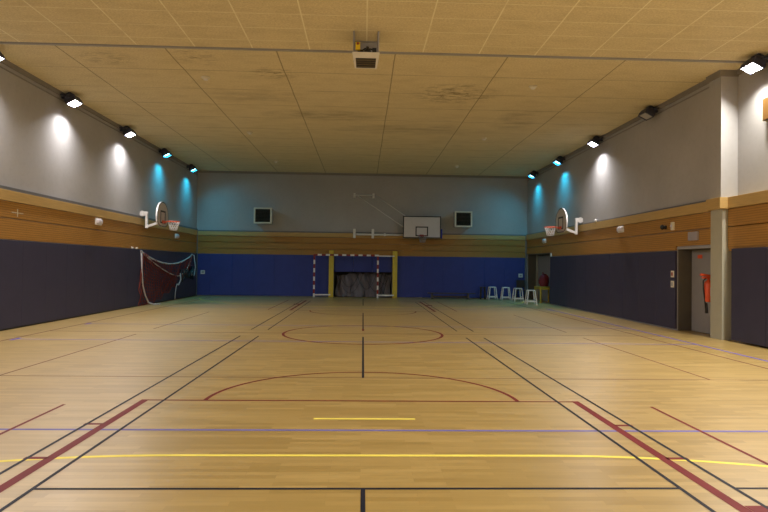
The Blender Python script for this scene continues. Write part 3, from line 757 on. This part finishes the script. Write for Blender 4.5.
MB().box((0, -0.28, -0.03), (0.05, -0.16, 0.035), .01).build('hook', M['white'], o); MB().box((0, 0.10, -0.03), (0.05, 0.22, 0.03), .01).build('hook', M['cream'], o)
o = thing('wall_clip', 'small white clip at the padding corner beside the far doorway', 'clip', (WX-0.05, 24.48, 2.06))
MB().prism([(-0.03, -0.06, -0.02), (-0.03, 0.07, -0.02), (-0.03, 0.04, 0.13), (-0.03, 0.0, 0.13)], (0.03, 0, 0)).build('plate', M['white'], o)
o = MB().box((-WX+0.0495, 13.50, 2.66), (-WX+0.055, 13.95, 2.675)).box((-WX+0.0495, 13.71, 2.58), (-WX+0.055, 13.735, 2.76)).build('tape_cross', M['cream'])
tag(o, 'pale tape cross stuck on the left timber band near the picture edge', 'tape')
for (x, y) in ((-3.84, 14.06), (-3.90, 19.83), (-3.84, 25.3), (4.13, 14.14), (4.14, 20.0), (4.12, 25.7)):
    nearness = 'nearest' if y < 16 else 'middle' if y < 22 else 'farthest'
    o = thing('smoke_detector', f'{nearness} pale round detector on the {"left" if x < 0 else "right"} half of the ceiling', 'smoke detector', (x, y, CZ), group='round detectors on the ceiling')
    MB().lathe([(0.10, 0), (0.10, 0.025), (0.07, 0.05)], 22, (0, 0, -1)).build('base', M['cream'], o); MB().lathe([(0.055, 0.05), (0.05, 0.075), (0.02, 0.085)], 18, (0, 0, -1)).build('head', M['white'], o)
o = thing('loudspeaker', 'amber-brown box with pale edge high on the near right wall', 'speaker', (8.347, 11.45, 4.9))
MB().box((-0.10, -0.55, -0.22), (0, 0.29, 0.22), .006).build('cabinet', M['amber'], o); MB().box((-0.105, 0.285, -0.235), (0, 0.32, 0.235), .004).build('edge_strip', M['cream'], o); MB().box((-0.06, -0.1, -0.33), (0, 0.22, -0.22), .004).build('bracket', M['grey_metal'], o)

# fire extinguisher in the near recess, half hidden by the column
o = thing('fire_extinguisher', 'orange-red fire extinguisher hung in the near doorway beside the column', 'fire extinguisher', (8.13, 13.41, 0.80))
MB().lathe([(0.03, 0), (0.085, 0.01), (0.095, 0.04), (0.098, 0.40), (0.08, 0.48), (0.03, 0.52), (0.025, 0.56)], 22).build('cylinder', M['orange_red'], o)
hd = MB(); hd.box((-0.16, -0.03, 0.555), (0.05, 0.03, 0.59), .006); hd.box((-0.20, -0.035, 0.60), (0.05, 0.035, 0.66), .012, rot=Matrix.Rotation(0.15, 3, 'Y')); hd.lathe([(0.035, 0), (0.035, 0.05)], 14, (0, 0, 1), (0, 0, 0.55)); hd.build('valve_handle', M['orange_red'], o)
MB().tube([(-0.06, 0, 0.57), (-0.13, 0.0, 0.50), (-0.125, 0, 0.3), (-0.09, 0, 0.05), (-0.07, 0, -0.18)], 0.016).build('hose', M['black'], o)
hn = MB(); hn.lathe([(0.02, 0), (0.03, 0.12), (0.035, 0.24)], 14, (0, 0, -1), (-0.05, 0, -0.02)); hn.build('horn', M['black'], o)
MB().box((-0.02, -0.258, 0.15), (0.02, -0.09, 0.35)).build('wall_mount', M['grey_metal'], o)

# ------------------------------------------------------------------ bench, stools, chair, table, bag
r = thing('gym_bench', 'long low dark wooden bench against the far wall right of the goal', 'bench', (4.24, 27.72, 0))
MB().box((-1.14, -0.14, 0.255), (1.14, 0.14, 0.30), .01).build('seat', M['bench_wood'], r)
for x in (-0.93, 0.80):
    l = MB(); l.hexa([(x-0.04, -0.17, 0), (x+0.04, -0.17, 0), (x+0.04, 0.17, 0), (x-0.04, 0.17, 0)], [(x-0.035, -0.10, 0.255), (x+0.035, -0.10, 0.255), (x+0.035, 0.10, 0.255), (x-0.035, 0.10, 0.255)]); l.build('leg', M['bench_wood'], r)
MB().box((-0.90, -0.02, 0.08), (0.77, 0.02, 0.16), .005).build('stretcher', M['bench_wood'], r)

def make_stool(label):
    r = thing('stool', label, 'stool', group='white open-frame stools in the far right corner')
    MB().box((-0.155, -0.15, 0.575), (0.155, 0.15, 0.61), .012).build('seat', M['white'], r)
    for sx in (-1, 1):
        for sy in (-1, 1): MB().sq((sx*0.21, sy*0.18, 0), (sx*0.14, sy*0.135, 0.58), 0.034).build('leg', M['white'], r)
    for sy in (-1, 1): MB().sq((-0.195, sy*0.168, 0.13), (0.195, sy*0.168, 0.13), 0.022, 0.055).build('rung', M['white'], r)
    for sx in (-1, 1): MB().sq((sx*0.188, -0.168, 0.20), (sx*0.188, 0.168, 0.20), 0.025, 0.03).build('rung', M['white'], r)
    return r
spots = ((6.235, 27.85, 0.05, 'white stool at the left end of the row, next to the small dark stool'),
         (6.82, 27.55, -0.04, 'second white stool, before the plain blue padding'),
         (7.12, 26.5, 0.08, 'third white stool, standing in front of the black chair'),
         (7.13, 24.45, -0.03, 'nearest white stool, standing in front of the yellow table'))
s0 = make_stool('')
for i, (x, y, a, lab) in enumerate(spots):
    s = s0 if i == 0 else copy_tree(s0)
    s.location = (x, y, 0); s.rotation_euler = (0, 0, a); s['label'] = lab

r = thing('wooden_stool', 'small dark stool standing left of the white stools', 'stool', (5.80, 27.95, 0))
MB().box((-0.15, -0.14, 0.56), (0.15, 0.14, 0.60), .01).build('seat', M['bench_wood'], r)
for sx in (-1, 1):
    for sy in (-1, 1): MB().sq((sx*0.11, sy*0.12, 0), (sx*0.09, sy*0.10, 0.56), 0.035).build('leg', M['bench_wood'], r)
r = thing('black_chair', 'black chair in the far right corner behind the white stools', 'chair', (7.62, 27.85, 0), (0, 0, -0.2))
MB().box((-0.20, -0.20, 0.44), (0.20, 0.20, 0.48), .01).build('seat', M['black'], r)
MB().box((-0.20, 0.17, 0.58), (0.20, 0.20, 0.95), .012).build('backrest', M['black'], r)
for sx in (-1, 1):
    MB().sq((sx*0.18, -0.18, 0), (sx*0.18, -0.18, 0.44), 0.03).build('leg', M['black'], r); MB().sq((sx*0.18, 0.19, 0), (sx*0.18, 0.185, 0.90), 0.03).build('leg', M['black'], r)
r = thing('yellow_table', 'narrow table with yellow frame standing in the far doorway', 'table', (8.13, 25.75, 0))
MB().box((-0.34, -0.46, 0.69), (0.34, 0.46, 0.72), .006).build('table_top', M['yellow_dk'], r)
for sx in (-1, 1):
    for sy in (-1, 1): MB().sq((sx*0.31, sy*0.43, 0), (sx*0.31, sy*0.43, 0.69), 0.055).build('leg', M['yellow_dk'], r)
fr = MB()
for sy in (-1, 1): fr.sq((-0.31, sy*0.43, 0.63), (0.31, sy*0.43, 0.63), 0.03, 0.07)
for sx in (-1, 1): fr.sq((sx*0.31, -0.43, 0.63), (sx*0.31, 0.43, 0.63), 0.03, 0.07)
fr.build('apron', M['yellow_dk'], r)
r = thing('sports_bag', 'dark red bag standing on the yellow table', 'bag', (8.13, 25.85, 0.72))
b = MB(); n = 20; vs = []; fs = []
rows_ = [(0.0, 0.80), (0.05, 0.95), (0.2, 1.0), (0.38, 0.98), (0.48, 0.80), (0.55, 0.45), (0.57, 0.15)]
for z, s in rows_:
    for k in range(n):
        a = 2*PI*k/n; vs.append((0.20*s*math.cos(a)+0.015*math.sin(3*a+z*9), 0.24*s*math.sin(a)+0.012*math.cos(4*a), z))
for i in range(len(rows_)-1):
    for k in range(n): fs.append((i*n+k, i*n+(k+1) % n, (i+1)*n+(k+1) % n, (i+1)*n+k))
fs.append(tuple(range(n))); fs.append(tuple((len(rows_)-1)*n+k for k in range(n))); b._add(vs, fs, True)
b.build('body', M['maroon'], r)
MB().tube([(-0.06, -0.08, 0.53), (-0.06, -0.07, 0.62), (-0.06, 0.07, 0.62), (-0.06, 0.08, 0.53)], 0.014).build('handle', M['maroon'], r)
MB().box((-0.225, -0.10, 0.12), (-0.17, 0.10, 0.32), .015).build('pocket', M['maroon'], r)

# ------------------------------------------------------------------ world, camera, view
w = bpy.data.worlds.new('World'); SC.world = w; w.use_nodes = True
w.node_tree.nodes['Background'].inputs[0].default_value = (0, 0, 0, 1)
w.node_tree.nodes['Background'].inputs[1].default_value = 0.0
cam = bpy.data.cameras.new('camera'); co = bpy.data.objects.new('camera', cam); COL.objects.link(co); SC.camera = co
R_ = Vector((0.99927162, -0.03592199, 0.01287811)); U_ = Vector((-0.01346449, -0.01612998, 0.99977924)); F_ = Vector((0.03570634, 0.99922442, 0.0166019))
co.matrix_world = Matrix(((R_.x, U_.x, -F_.x, 0), (R_.y, U_.y, -F_.y, 0), (R_.z, U_.z, -F_.z, 1.56), (0, 0, 0, 1)))
cam.sensor_width = 36.0; cam.lens = 581.6/768*36; cam.clip_start = 0.05; cam.clip_end = 200
vs_ = SC.view_settings; vs_.view_transform = 'Standard'; vs_.look = 'None'; vs_.gamma = 1.0; vs_.use_curve_mapping = False; vs_.exposure = -1.31
SC.cycles.max_bounces = 10; SC.cycles.diffuse_bounces = 6; SC.cycles.glossy_bounces = 4; SC.cycles.sample_clamp_indirect = 6.0
